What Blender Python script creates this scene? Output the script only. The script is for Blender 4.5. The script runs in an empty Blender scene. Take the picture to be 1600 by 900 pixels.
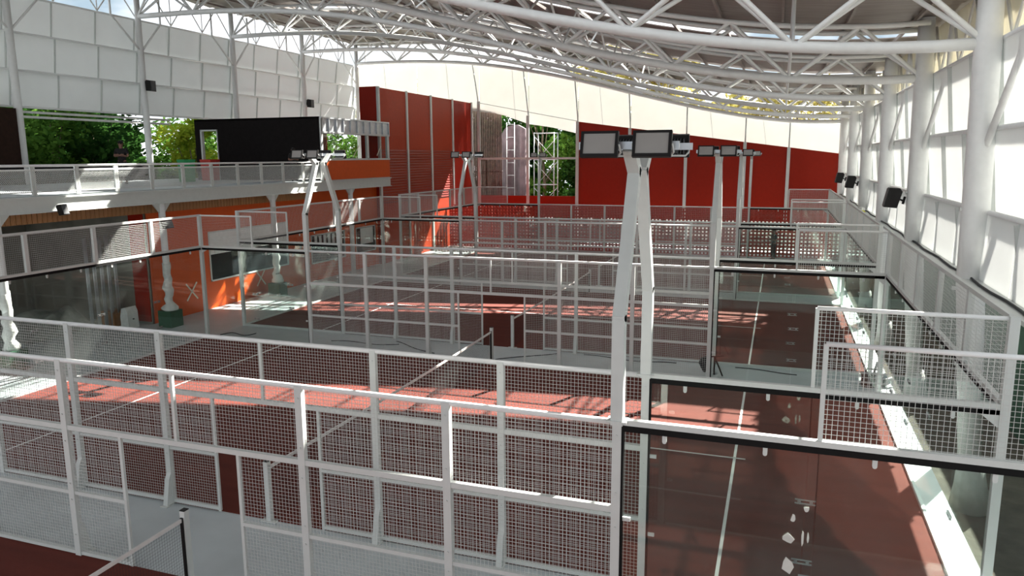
import bpy, math, random
import numpy as np
from mathutils import Vector, Matrix
random.seed(7)
scene = bpy.context.scene
col = scene.collection

# ------------------------------------------------------------------ camera
CAM = Vector((17.499, -9.411, 5.777))
FWD = Vector((-0.32856767, 0.92880129, -0.17138099))
RGT = Vector((0.94307766, 0.33251928, -0.00595451))
UP = RGT.cross(FWD)
cam = bpy.data.cameras.new('camera')
cam.sensor_width = 36.0
cam.lens = 36.0 * 1174.44 / 1600.0
cam.clip_end = 500
cam_o = bpy.data.objects.new('camera', cam)
col.objects.link(cam_o)
M = Matrix((RGT, UP, -FWD)).transposed().to_4x4()
M.translation = CAM
cam_o.matrix_world = M
scene.camera = cam_o

# ------------------------------------------------------------------ world, sun, exposure
SUN_STRENGTH = 32.0
SKY_STRENGTH = 1.6
EXPOSURE = 0.0
world = bpy.data.worlds.new('sky')
scene.world = world
world.use_nodes = True
nt = world.node_tree
nt.nodes.clear()
tc = nt.nodes.new('ShaderNodeTexCoord')
mp = nt.nodes.new('ShaderNodeMapping')
mp.inputs['Scale'].default_value = (1.0, 1.0, 2.2)
nz = nt.nodes.new('ShaderNodeTexNoise')
nz.inputs['Scale'].default_value = 2.4
nz.inputs['Detail'].default_value = 6
nz.inputs['Roughness'].default_value = 0.55
rp = nt.nodes.new('ShaderNodeValToRGB')
rp.color_ramp.elements[0].position = 0.37
rp.color_ramp.elements[0].color = (0.33, 0.43, 0.51, 1)
rp.color_ramp.elements[1].position = 0.50
rp.color_ramp.elements[1].color = (0.95, 0.97, 1.0, 1)
bg = nt.nodes.new('ShaderNodeBackground')
bg.inputs['Strength'].default_value = SKY_STRENGTH
wo = nt.nodes.new('ShaderNodeOutputWorld')
nt.links.new(tc.outputs['Generated'], mp.inputs['Vector'])
nt.links.new(mp.outputs['Vector'], nz.inputs['Vector'])
nt.links.new(nz.outputs['Fac'], rp.inputs['Fac'])
nt.links.new(rp.outputs['Color'], bg.inputs['Color'])
nt.links.new(bg.outputs['Background'], wo.inputs['Surface'])

SUN_TO = Vector((-0.45, -1.05, -1.0)).normalized()
sl = bpy.data.lights.new('sun', 'SUN')
sl.energy = SUN_STRENGTH
sl.angle = math.radians(0.6)
sl.color = (1.0, 0.95, 0.87)
so = bpy.data.objects.new('sun', sl)
so.rotation_euler = SUN_TO.to_track_quat('-Z', 'Y').to_euler()
so.location = (30, 60, 50)
col.objects.link(so)

vs = scene.view_settings
vs.view_transform = 'Standard'
vs.look = 'None'
vs.exposure = EXPOSURE
vs.gamma = 1.0
vs.use_curve_mapping = False
cy = scene.cycles
cy.use_denoising = True
cy.max_bounces = 10
cy.diffuse_bounces = 5
cy.glossy_bounces = 4
cy.transmission_bounces = 6
cy.transparent_max_bounces = 48
cy.sample_clamp_indirect = 6.0
cy.caustics_reflective = False
cy.caustics_refractive = False

# ------------------------------------------------------------------ materials
MATS = {}
def mat(name, color, rough=0.6, metal=0.0, var=0.12, scale=6.0, bump=0.0, bscale=60.0, coat=0.0, spec=0.5, stretch=None):
    if name in MATS: return MATS[name]
    m = bpy.data.materials.new(name); m.use_nodes = True
    t = m.node_tree; b = t.nodes['Principled BSDF']
    b.inputs['Roughness'].default_value = rough
    b.inputs['Metallic'].default_value = metal
    b.inputs['Specular IOR Level'].default_value = spec
    if coat: b.inputs['Coat Weight'].default_value = coat
    c = t.nodes.new('ShaderNodeTexCoord')
    src = c.outputs['Object']
    if stretch:
        mpn = t.nodes.new('ShaderNodeMapping'); mpn.inputs['Scale'].default_value = stretch
        t.links.new(src, mpn.inputs['Vector']); src = mpn.outputs['Vector']
    n = t.nodes.new('ShaderNodeTexNoise'); n.inputs['Scale'].default_value = scale
    n.inputs['Detail'].default_value = 5
    t.links.new(src, n.inputs['Vector'])
    r = t.nodes.new('ShaderNodeValToRGB')
    lo = [max(0, x * (1 - var)) for x in color]; hi = [min(1, x * (1 + var)) for x in color]
    r.color_ramp.elements[0].position = 0.3; r.color_ramp.elements[0].color = (*lo, 1)
    r.color_ramp.elements[1].position = 0.7; r.color_ramp.elements[1].color = (*hi, 1)
    t.links.new(n.outputs['Fac'], r.inputs['Fac'])
    t.links.new(r.outputs['Color'], b.inputs['Base Color'])
    if bump:
        n2 = t.nodes.new('ShaderNodeTexNoise'); n2.inputs['Scale'].default_value = bscale
        t.links.new(src, n2.inputs['Vector'])
        bp = t.nodes.new('ShaderNodeBump'); bp.inputs['Strength'].default_value = bump; bp.inputs['Distance'].default_value = 0.02
        t.links.new(n2.outputs['Fac'], bp.inputs['Height']); t.links.new(bp.outputs['Normal'], b.inputs['Normal'])
    MATS[name] = m
    return m

def translucent(name, color, trans=0.5, var=0.03, gloss=0.0):
    m = bpy.data.materials.new(name); m.use_nodes = True
    t = m.node_tree; t.nodes.clear()
    o = t.nodes.new('ShaderNodeOutputMaterial')
    d = t.nodes.new('ShaderNodeBsdfDiffuse'); tr = t.nodes.new('ShaderNodeBsdfTranslucent')
    mx = t.nodes.new('ShaderNodeMixShader'); mx.inputs[0].default_value = trans
    c = t.nodes.new('ShaderNodeTexCoord'); n = t.nodes.new('ShaderNodeTexNoise'); n.inputs['Scale'].default_value = 1.3
    r = t.nodes.new('ShaderNodeValToRGB')
    r.color_ramp.elements[0].color = (*[x * (1 - var) for x in color], 1)
    r.color_ramp.elements[1].color = (*[min(1, x * (1 + var)) for x in color], 1)
    t.links.new(c.outputs['Object'], n.inputs['Vector']); t.links.new(n.outputs['Fac'], r.inputs['Fac'])
    t.links.new(r.outputs['Color'], d.inputs['Color']); t.links.new(r.outputs['Color'], tr.inputs['Color'])
    t.links.new(d.outputs[0], mx.inputs[1]); t.links.new(tr.outputs[0], mx.inputs[2]); t.links.new(mx.outputs[0], o.inputs['Surface'])
    MATS[name] = m
    return m

def glassmat(name, tint, dust=0.03, ior=1.45):
    m = bpy.data.materials.new(name); m.use_nodes = True
    t = m.node_tree; t.nodes.clear()
    o = t.nodes.new('ShaderNodeOutputMaterial')
    tp = t.nodes.new('ShaderNodeBsdfTransparent'); tp.inputs['Color'].default_value = (*tint, 1)
    g = t.nodes.new('ShaderNodeBsdfGlossy'); g.inputs['Roughness'].default_value = 0.02; g.inputs['Color'].default_value = (0.9, 1, 0.96, 1)
    d = t.nodes.new('ShaderNodeBsdfDiffuse'); d.inputs['Color'].default_value = (0.6, 0.66, 0.62, 1)
    lw = t.nodes.new('ShaderNodeLayerWeight'); lw.inputs['Blend'].default_value = 0.5
    pw = t.nodes.new('ShaderNodeMath'); pw.operation = 'POWER'; pw.inputs[1].default_value = 5.0
    f = t.nodes.new('ShaderNodeMath'); f.operation = 'MULTIPLY_ADD'; f.inputs[1].default_value = 0.60; f.inputs[2].default_value = 0.035
    t.links.new(lw.outputs['Facing'], pw.inputs[0]); t.links.new(pw.outputs[0], f.inputs[0])
    c = t.nodes.new('ShaderNodeTexCoord'); n = t.nodes.new('ShaderNodeTexNoise'); n.inputs['Scale'].default_value = 1.1; n.inputs['Detail'].default_value = 6
    r = t.nodes.new('ShaderNodeMapRange'); r.inputs['From Min'].default_value = 0.35; r.inputs['From Max'].default_value = 0.75
    r.inputs['To Min'].default_value = dust * 0.4; r.inputs['To Max'].default_value = dust * 2.0
    t.links.new(c.outputs['Object'], n.inputs['Vector']); t.links.new(n.outputs['Fac'], r.inputs['Value'])
    m1 = t.nodes.new('ShaderNodeMixShader'); m2 = t.nodes.new('ShaderNodeMixShader')
    t.links.new(f.outputs[0], m1.inputs[0]); t.links.new(tp.outputs[0], m1.inputs[1]); t.links.new(g.outputs[0], m1.inputs[2])
    t.links.new(r.outputs[0], m2.inputs[0]); t.links.new(m1.outputs[0], m2.inputs[1]); t.links.new(d.outputs[0], m2.inputs[2])
    t.links.new(m2.outputs[0], o.inputs['Surface'])
    MATS[name] = m
    return m

mat('white_steel', (0.61, 0.64, 0.62), 0.4, 0, 0.03)
mat('mesh_wire', (0.60, 0.61, 0.59), 0.45, 0, 0.03)
mat('tube_white', (0.80, 0.81, 0.80), 0.38, 0, 0.03)
mat('galvanised', (0.52, 0.55, 0.58), 0.35, 0.6, 0.10)
mat('black_rubber', (0.008, 0.008, 0.008), 0.7, 0, 0.1, spec=0.15)
mat('black_plastic', (0.010, 0.009, 0.009), 0.5, 0, 0.15, spec=0.25)
mat('dark_grey', (0.06, 0.065, 0.07), 0.5, 0, 0.15)
mat('lens', (0.34, 0.33, 0.315), 0.3, 0, 0.03, spec=0.2)
mat('bolt', (0.35, 0.36, 0.36), 0.35, 0.7, 0.1)
mat('turf', (0.126, 0.0265, 0.0175), 0.85, 0, 0.14, 1.2, 0.35, 220.0, spec=0.2, stretch=(0.35, 3.0, 1))
mat('line_paint', (0.78, 0.76, 0.73), 0.8, 0, 0.04)
mat('concrete', (0.50, 0.55, 0.565), 0.42, 0, 0.10, 0.9, 0.05, 40, spec=0.5)
mat('soil', (0.065, 0.06, 0.045), 0.95, 0, 0.45, 1.6, 0.7, 9)
mat('verge', (0.016, 0.016, 0.009), 0.95, 0, 0.5, 1.2, 0.4, 9)
mat('orange', (0.66, 0.095, 0.012), 0.45, 0, 0.04, spec=0.25)
mat('red', (0.30, 0.016, 0.005), 0.5, 0, 0.05, spec=0.15)
mat('brick_red', (0.42, 0.045, 0.014), 0.5, 0, 0.06, spec=0.2)
mat('red_dark', (0.27, 0.022, 0.012), 0.5, 0, 0.06)
mat('perf_red', (0.40, 0.028, 0.016), 0.5, 0, 0.06, spec=0.2)
mat('black_wall', (0.010, 0.008, 0.008), 0.7, 0, 0.2, spec=0.1)
mat('brown_wall', (0.030, 0.015, 0.010), 0.7, 0, 0.2, spec=0.15)
mat('roof_metal', (0.27, 0.235, 0.215), 0.45, 0.2, 0.18, 2.0, stretch=(0.4, 6, 1))
mat('wood', (0.36, 0.17, 0.065), 0.55, 0, 0.25, 5, stretch=(6, 6, 0.6))
mat('green_paint', (0.020, 0.085, 0.042), 0.5, 0, 0.12)
mat('green_cloth', (0.012, 0.055, 0.030), 0.8, 0, 0.35, 3.0, 0.4, 25)
mat('green_bright', (0.05, 0.40, 0.14), 0.5, 0, 0.06)
mat('red_plastic', (0.62, 0.06, 0.045), 0.4, 0, 0.05)
mat('wrap', (0.70, 0.71, 0.68), 0.45, 0, 0.10, 8, 0.8, 7)
mat('tarp', (0.26, 0.28, 0.25), 0.7, 0, 0.5, 2.2, 0.6, 8)
mat('paper', (0.62, 0.62, 0.58), 0.8, 0, 0.1)
mat('tape', (0.78, 0.74, 0.60), 0.6, 0, 0.05)
mat('recess_wall', (0.20, 0.19, 0.155), 0.8, 0, 0.3, 1.0)
mat('rock_screen', (0.19, 0.15, 0.17), 0.8, 0, 0.35, 1.1, 0.5, 4)
mat('brown_slat', (0.075, 0.045, 0.035), 0.6, 0, 0.4, 4)
mat('trunk', (0.16, 0.13, 0.09), 0.9, 0, 0.3, 3, 0.6, 14)
mat('skin', (0.22, 0.11, 0.075), 0.55, 0, 0.06)
mat('cloth_dark', (0.018, 0.024, 0.032), 0.85, 0, 0.2)
mat('cloth_black', (0.012, 0.011, 0.011), 0.85, 0, 0.2)
mat('cloth_red', (0.16, 0.035, 0.03), 0.85, 0, 0.2)
mat('hair', (0.010, 0.009, 0.008), 0.7, 0, 0.2)
mat('net_black', (0.012, 0.012, 0.013), 0.7, 0, 0.1)
mat('net_tape', (0.72, 0.70, 0.68), 0.7, 0, 0.05)
mat('cable', (0.02, 0.022, 0.025), 0.6, 0, 0.1)
mat('dark_glass', (0.010, 0.012, 0.013), 0.08, 0, 0.1, coat=0.0)
mat('white_panel', (0.78, 0.79, 0.78), 0.5, 0, 0.05)
mat('yellow_label', (0.75, 0.75, 0.05), 0.5, 0, 0.05)
translucent('panel_white', (0.90, 0.91, 0.90), 0.42)
translucent('fabric_white', (0.85, 0.85, 0.825), 0.33)
translucent('panel_cream', (0.82, 0.79, 0.68), 0.5, 0.10)
glassmat('glass', (0.945, 0.97, 0.96), 0.014)
glassmat('glass_clear', (0.95, 0.97, 0.96), 0.01)
def leafmat(name, a, b):
    m = bpy.data.materials.new(name); m.use_nodes = True
    t = m.node_tree; t.nodes.clear()
    o = t.nodes.new('ShaderNodeOutputMaterial')
    d = t.nodes.new('ShaderNodeBsdfDiffuse'); tr = t.nodes.new('ShaderNodeBsdfTranslucent')
    mx = t.nodes.new('ShaderNodeMixShader'); mx.inputs[0].default_value = 0.4
    c = t.nodes.new('ShaderNodeTexCoord'); n = t.nodes.new('ShaderNodeTexNoise'); n.inputs['Scale'].default_value = 1.1; n.inputs['Detail'].default_value = 8
    r = t.nodes.new('ShaderNodeValToRGB')
    r.color_ramp.elements[0].position = 0.35; r.color_ramp.elements[0].color = (*a, 1)
    r.color_ramp.elements[1].position = 0.65; r.color_ramp.elements[1].color = (*b, 1)
    t.links.new(c.outputs['Object'], n.inputs['Vector']); t.links.new(n.outputs['Fac'], r.inputs['Fac'])
    t.links.new(r.outputs['Color'], d.inputs['Color']); t.links.new(r.outputs['Color'], tr.inputs['Color'])
    t.links.new(d.outputs[0], mx.inputs[1]); t.links.new(tr.outputs[0], mx.inputs[2]); t.links.new(mx.outputs[0], o.inputs['Surface'])
    MATS[name] = m
leafmat('leaf_green', (0.035, 0.10, 0.018), (0.13, 0.26, 0.04))
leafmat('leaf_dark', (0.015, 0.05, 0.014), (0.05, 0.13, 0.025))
leafmat('leaf_lime', (0.16, 0.26, 0.02), (0.42, 0.48, 0.05))
leafmat('leaf_yellow', (0.34, 0.31, 0.08), (0.55, 0.50, 0.20))

# ------------------------------------------------------------------ mesh builder
class MB:
    def __init__(s): s.v = []; s.f = []; s.smooth = False
    def quadbox(s, P):
        b = len(s.v); s.v += [tuple(p) for p in P]
        s.f += [(b, b+3, b+2, b+1), (b+4, b+5, b+6, b+7), (b, b+1, b+5, b+4), (b+1, b+2, b+6, b+5), (b+2, b+3, b+7, b+6), (b+3, b, b+4, b+7)]
        return s
    def box(s, x0, x1, y0, y1, z0, z1):
        return s.quadbox([(x0, y0, z0), (x1, y0, z0), (x1, y1, z0), (x0, y1, z0), (x0, y0, z1), (x1, y0, z1), (x1, y1, z1), (x0, y1, z1)])
    def frame(s, p0, p1, upv=None):
        d = (Vector(p1) - Vector(p0)); d.normalize()
        a = Vector(upv) if upv else (Vector((0, 0, 1)) if abs(d.z) < 0.9 else Vector((0, 1, 0)))
        u = d.cross(a); u.normalize(); w = u.cross(d)
        return d, u, w
    def bar(s, p0, p1, w=0.05, h=None, upv=None):
        h = h or w
        p0 = Vector(p0); p1 = Vector(p1)
        d, u, n = s.frame(p0, p1, upv)
        u = u * w / 2; n = n * h / 2
        return s.quadbox([p0-u-n, p0+u-n, p0+u+n, p0-u+n, p1-u-n, p1+u-n, p1+u+n, p1-u+n])
    def wire(s, p0, p1, r):
        p0 = Vector(p0); p1 = Vector(p1); d, u, n = s.frame(p0, p1)
        b = len(s.v)
        for p in (p0, p1):
            s.v += [tuple(p+u*r), tuple(p+n*r), tuple(p-u*r), tuple(p-n*r)]
        for i in range(4): s.f.append((b+i, b+(i+1) % 4, b+4+(i+1) % 4, b+4+i))
        return s
    def tube(s, pts, r, n=8, caps=True):
        s.smooth = True
        pts = [Vector(p) for p in pts]
        rs = r if isinstance(r, (list, tuple)) else [r]*len(pts)
        b = len(s.v); prev = None
        for i, p in enumerate(pts):
            d = pts[min(i+1, len(pts)-1)] - pts[max(i-1, 0)]
            d.normalize()
            if prev is None:
                a = Vector((0, 0, 1)) if abs(d.z) < 0.9 else Vector((0, 1, 0))
                u = d.cross(a)
            else:
                u = prev - d * prev.dot(d)
            u.normalize(); prev = u; w = d.cross(u)
            for k in range(n):
                t = 2*math.pi*k/n
                s.v.append(tuple(p + (u*math.cos(t) + w*math.sin(t))*rs[i]))
        for i in range(len(pts)-1):
            for k in range(n):
                s.f.append((b+i*n+k, b+i*n+(k+1) % n, b+(i+1)*n+(k+1) % n, b+(i+1)*n+k))
        if caps:
            s.f.append(tuple(b+k for k in range(n))[::-1]); e = b+(len(pts)-1)*n
            s.f.append(tuple(e+k for k in range(n)))
        return s
    def prism(s, outline, axis, a0, a1):
        # outline in the two other axes, extruded along axis
        b = len(s.v); n = len(outline)
        for a in (a0, a1):
            for (p, q) in outline:
                s.v.append({'x': (a, p, q), 'y': (p, a, q), 'z': (p, q, a)}[axis])
        s.f.append(tuple(range(b, b+n))); s.f.append(tuple(range(b+n, b+2*n))[::-1])
        for i in range(n): s.f.append((b+i, b+n+i, b+n+(i+1) % n, b+(i+1) % n))
        return s
    def ball(s, c, r, n=10, m=7, sc=(1, 1, 1)):
        s.smooth = True
        b = len(s.v); c = Vector(c)
        for j in range(m+1):
            ph = math.pi*j/m
            for k in range(n):
                t = 2*math.pi*k/n
                s.v.append((c.x+r*sc[0]*math.sin(ph)*math.cos(t), c.y+r*sc[1]*math.sin(ph)*math.sin(t), c.z+r*sc[2]*math.cos(ph)))
        for j in range(m):
            for k in range(n):
                s.f.append((b+j*n+k, b+(j+1)*n+k, b+(j+1)*n+(k+1) % n, b+j*n+(k+1) % n))
        return s
    def mesh(s, name, m):
        me = bpy.data.meshes.new(name)
        me.from_pydata(s.v, [], s.f)
        me.materials.append(MATS[m] if isinstance(m, str) else m)
        if s.smooth: me.polygons.foreach_set('use_smooth', [True]*len(me.polygons))
        me.update()
        return me

def ob(name, me, parent=None, loc=(0, 0, 0), rz=0.0):
    o = bpy.data.objects.new(name, me); col.objects.link(o)
    o.location = loc
    if rz: o.rotation_euler = (0, 0, rz)
    if parent: o.parent = parent
    return o
def part(name, mb, m, parent, loc=(0, 0, 0)):
    return ob(name, mb.mesh(name, m), parent, loc)
def thing(name, label, cat, loc=(0, 0, 0), rz=0.0, group=None):
    o = ob(name, None, None, loc, rz); o.empty_display_size = 0.2
    o['label'] = label; o['category'] = cat
    if group: o['group'] = group
    return o
def tag(o, label, cat, group=None, kind=None):
    o['label'] = label; o['category'] = cat
    if group: o['group'] = group
    if kind: o['kind'] = kind
    return o
def struct(name, mb, m, label=None, cat=None):
    o = ob(name, mb.mesh(name, m) if mb else None)
    o['kind'] = 'structure'
    if label: o['label'] = label
    if cat: o['category'] = cat
    return o
CACHE = {}
def cached(key, fn):
    if key not in CACHE: CACHE[key] = fn()
    return CACHE[key]
def copy_tree(o, parent=None):
    c = o.copy(); col.objects.link(c); c.parent = parent
    for ch in list(o.children): copy_tree(ch, c)
    return c

G = 1.825                      # aisle between courts
Y0 = [-10-G, 0.0, 10+G, 20+2*G]  # near edge of each court
ORD = ['nearest', 'second', 'third', 'farthest']

# ------------------------------------------------------------------ ground and floors
struct('ground', MB().box(-60, 90, -40, 120, -1.4, -1.2), 'soil', 'brown soil ground outside the hall', 'ground')
struct('apron_far', MB().box(-30, 22, 40.6, 62, -1.2, -0.02), 'verge', 'dark green verge behind the far end wall', 'ground')
struct('floor', MB().box(-12.3, 20.45, -16, 40.6, -0.6, 0.0), 'concrete', 'pale grey smooth concrete floor around the courts', 'floor')

def court_floor(i):
    y0 = Y0[i]
    o = struct('court_floor', MB().box(0, 20, y0, y0+10, 0.0, 0.014), 'turf', 'dark red playing surface of the %s padel court' % ORD[i], 'court surface')
    for x in (3.05, 16.95):
        part('court_line', MB().box(x-.025, x+.025, y0+.05, y0+9.95, .012, .0165), 'line_paint', o)
    part('court_line', MB().box(2.85, 17.15, y0+4.975, y0+5.025, .012, .0165), 'line_paint', o)
for i in range(4): court_floor(i)

# ------------------------------------------------------------------ roof trusses
CX = [-12, -8.7, -5, -0.8, 4.25, 9.5, 13.4, 16.9, 20.9]
CZ = [12.53, 12.56, 12.32, 11.85, 10.90, 9.47, 8.55, 7.99, 7.77]
PF = np.polyfit(CX, CZ, 5)
def zc(x): return float(np.polyval(PF, x))
TY = [6.93, 13.6, 20.28, 26.95, 33.63, 40.3]
TNAME = ['nearest the camera', 'second from the camera', 'third from the camera', 'fourth from the camera', 'fifth from the camera', 'above the far end wall']
XL, XR = -12.0, 20.92
NB = 10
DX = (XR-XL)/NB
def make_truss(y, idx):
    t = thing('roof_truss', 'white tubular curved roof truss, %s' % TNAME[idx], 'truss', (0, y, 0), 0, 'curved roof trusses')
    xs = [XL + (XR-XL)*k/40 for k in range(41)]
    part('bottom_chord', MB().tube([(x, 0, zc(x)) for x in xs], 0.115, 10), 'tube_white', t)
    for s in (-1, 1):
        part('top_chord', MB().tube([(x, s*.6, zc(x)+1.32) for x in xs], 0.07, 8), 'tube_white', t)
    for k in range(NB+1):
        xb = XL + k*DX
        for e in (-1, 1):
            xt = xb + e*DX/2
            if xt < XL-.01 or xt > XR+.01: continue
            for s in (-1, 1):
                part('diagonal', MB().tube([(xb, 0, zc(xb)), (xt, s*.6, zc(xt)+1.32)], 0.055, 6, False), 'tube_white', t)
    for k in range(NB):
        xt = XL + (k+.5)*DX
        part('cross_bar', MB().tube([(xt, -.6, zc(xt)+1.32), (xt, .6, zc(xt)+1.32)], 0.04, 6, False), 'tube_white', t)
for i, y in enumerate(TY): make_truss(y, i)

# longitudinal bracing trusses
for n, (x, lab) in enumerate([(-8.7, 'nearest the left wall'), (-2.1, 'left of the middle'), (4.46, 'above the middle of the courts'), (11.05, 'right of the middle'), (17.6, 'nearest the right columns')]):
    t = thing('bracing_truss', 'thin white zigzag bracing running along the roof, %s' % lab, 'truss', (x, 0, 0), 0, 'lengthwise roof bracing')
    z0, z1 = zc(x), zc(x)+1.32
    part('top_tube', MB().tube([(0, 6.9, z1), (0, 40.3, z1)], .045, 6), 'tube_white', t)
    for a, b in zip(TY[:-1], TY[1:]):
        h = (b-a)/4
        for k in range(4):
            ya, yb = a+k*h, a+(k+1)*h
            za, zb = (z0+.05, z1) if k % 2 == 0 else (z1, z0+.45)
            if k == 1: zb = z0+.45
            if k == 2: za, zb = z0+.45, z1
            if k == 3: za, zb = z1, z0+.05
            part('diagonal', MB().tube([(0, ya, za), (0, yb, zb)], .035, 6, False), 'tube_white', t)

# ------------------------------------------------------------------ roof sheets
ceil = struct('ceiling', None, None, 'curved brown-grey sheet metal roof with bright open gaps', 'roof')
RS = [-12.9 + (21.9+12.9)*k/24 for k in range(25)]
def sheet(y0, y1, xmax=99):
    mb = MB(); RX = [x for x in RS if x < xmax]
    for x in RX:
        z = zc(min(max(x, -12.3), 21.2)) + 1.52
        for (yy, dz) in ((y0, 0.10), (y1+.12, .0)):
            mb.v.append((x, yy, z+dz)); mb.v.append((x, yy, z+dz+.03))
    n = len(RX)
    for k in range(n-1):
        a, c = 4*k, 4*(k+1)
        mb.f += [(a, a+2, c+2, c), (a+1, c+1, c+3, a+3), (a, c, c+1, a+1), (a+2, a+3, c+3, c+2)]
    mb.f += [(0, 1, 3, 2), (4*n-4, 4*n-2, 4*n-1, 4*n-3)]
    part('roof_sheet', mb, 'roof_metal', ceil)
for (a, b) in ((-16, 4.3), (6.1, 15.9), (17.8, 27.3), (29.2, 42.0)):  # far overhang past the end wall added to stop sun above the chord
    n = round((b-a)/1.04)
    for k in range(n): sheet(a+(b-a)*k/n, a+(b-a)*(k+1)/n - (.12 if k == n-1 else 0))
for (a, b) in ((4.3, 6.1), (15.9, 17.8), (27.3, 29.2)):  # added sheets close the gaps at the left, cutting sun patches on the wall
    for k in range(2): sheet(a+(b-a)*k/2, a+(b-a)*(k+1)/2, -8.0)
for k in range(21):
    x = XL+.2 + k*1.62
    part('purlin', MB().bar((x, -15.5, zc(x)+1.44), (x, 41.9, zc(x)+1.44), .06, .10), 'roof_metal', ceil)

# ------------------------------------------------------------------ right columns and wall
def right_column(y, idx):
    t = thing('roof_column', 'thick round white steel column along the right wall, %s' % ['closest to the camera', 'second from the camera', 'third from the camera', 'fourth from the camera', 'fifth from the camera', 'at the far end'][idx], 'column', (0, y, 0), 0, 'right wall columns')
    part('shaft', MB().tube([(21.42, 0, -1.2), (21.05, 0, 3.4), (20.95, 0, 7.77), (20.92, 0, 9.3)], [.20, .25, .23, .20], 16), 'tube_white', t)
    part('foot', MB().tube([(21.45, 0, -1.2), (21.40, 0, -.75), (21.36, 0, -.2)], [.42, .30, .23], 14), 'wrap', t)
    for s in (-1, 1):
        part('brace', MB().tube([(21.0, 0, 5.6), (21.32, s*1.15, 7.85), (21.32, s*1.15, 9.2)], .065, 8), 'tube_white', t)
        part('strut', MB().tube([(21.06, 0, 2.4), (21.34, s*.55, 4.7)], .05, 8), 'tube_white', t)
    for z in (3.2, 4.72):
        part('collar', MB().box(20.75, 21.5, -.03, .03, z, z+.07), 'white_steel', t)
for i, y in enumerate(TY): right_column(y, i)
tag(right := struct('wall_right', None, None), 'white translucent panel wall in three tilted rows on the right side', 'wall')
RZ = [3.45, 4.70, 6.25, 7.86]
PB = DX
def pan_right(y0, y1, z0, z1):
    xb = 21.13 if z0 < 4 else 21.34
    P = [(xb, y0+.02, z0), (xb+.02, y0+.02, z0), (xb+.02, y1-.02, z0), (xb, y1-.02, z0)]
    Q = [(21.18, y0+.02, z1), (21.20, y0+.02, z1), (21.20, y1-.02, z1), (21.18, y1-.02, z1)]
    part('wall_panel', MB().quadbox(P+Q), 'panel_white', right)
SP = 6.675/3
ys = [0.25 + SP*k for k in range(19)]
for r in range(3):
    for k in range(18): pan_right(ys[k], ys[k+1], RZ[r]-.02, RZ[r+1]+.01)
for r in range(4):
    part('rail', MB().tube([(21.22, .25, RZ[r]), (21.22, 40.3, RZ[r])], .055, 8), 'tube_white', right)
for k in range(19):
    for r in range(3):
        part('rib', MB().bar((21.31, ys[k], RZ[r]), (21.15, ys[k], RZ[r+1]-.05), .10, .04, (0, 1, 0)), 'white_steel', right)
for k in range(18):
    part('eave_panel', MB().box(21.44, 21.46, ys[k]+.02, ys[k+1]-.02, 7.90, 9.25), 'panel_cream', right)
    part('eave_diagonal', MB().tube([(21.34, ys[k], 7.86), (21.34, ys[k]+SP/2, 9.2), (21.34, ys[k+1], 7.86)], .035, 6), 'tube_white', right)
part('ledge', MB().box(20.84, 21.15, .25, 40.3, 3.38, 3.45), 'white_steel', right)
part('gutter_cables', MB().tube([(20.98+.03*math.sin(k*1.7), .3+k*.8, 3.475) for k in range(51)], .022, 6), 'cable', right)
# green cloth fence outside
struct('fence_right', MB().box(23.4, 23.46, -12, 60, -1.2, 3.6), 'green_cloth', 'dark green shade cloth fence outside the right wall', 'fence')

# ------------------------------------------------------------------ left columns and wall
LZ = [7.95, 9.43, 10.93, 12.42]
def left_column(y, idx):
    t = thing('roof_column', 'slender white column on the left wall, %s' % ['beside the brown panel at the left edge', 'rising through the green tree view', 'above the black upper room', 'above the louvred window room', 'at the far left corner'][idx], 'column', (-12, y, 0), 0, 'left wall columns')
    part('shaft', MB().tube([(0, 0, 0), (0, 0, 7.9), (0, 0, 13.9)], [.16, .16, .13], 12), 'tube_white', t)
    for s in (-1, 1):
        part('brace', MB().tube([(.05, 0, 10.9), (-.1, s*1.5, 12.4), (-.1, s*1.5, 13.8)], .05, 8), 'tube_white', t)
for i, y in enumerate(TY[1:]): left_column(y, i)
tag(left := struct('wall_left', None, None), 'white translucent panel wall in three rows high on the left side', 'wall')
ysl = [6.925 + SP*k for k in range(16)]
for r in range(3):
    for k in range(15):
        y0, y1 = ysl[k], ysl[k+1]
        P = [(-12.47, y0+.02, LZ[r]-.02), (-12.45, y0+.02, LZ[r]-.02), (-12.45, y1-.02, LZ[r]-.02), (-12.47, y1-.02, LZ[r]-.02)]
        Q = [(-12.27, y0+.02, LZ[r+1]+.01), (-12.25, y0+.02, LZ[r+1]+.01), (-12.25, y1-.02, LZ[r+1]+.01), (-12.27, y1-.02, LZ[r+1]+.01)]
        part('wall_panel', MB().quadbox(P+Q), 'panel_white', left)
for r in range(4):
    part('rail', MB().tube([(-12.25, 6.9, LZ[r]), (-12.25, 40.3, LZ[r])], .045, 8), 'tube_white', left)
for k in range(16):
    for r in range(3):
        part('rib', MB().bar((-12.43, ysl[k], LZ[r]), (-12.23, ysl[k], LZ[r+1]-.05), .08, .04, (0, 1, 0)), 'white_steel', left)
for k in range(30):
    y = 6.925 + k*SP/2
    part('eave_diagonal', MB().tube([(-12.1, y, 12.45 if k % 2 == 0 else 13.8), (-12.1, y+SP/2, 13.8 if k % 2 == 0 else 12.45)], .03, 6, False), 'tube_white', left)
    if k % 2 == 0: part('eave_post', MB().tube([(-12.1, y, 12.45), (-12.1, y, 13.9)], .025, 6, False), 'tube_white', left)
for z in (7.55, 7.75):
    part('pipe_rail', MB().tube([(-12.2, 7, z), (-12.2, 22, z)], .05, 8), 'tube_white', left)

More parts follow.
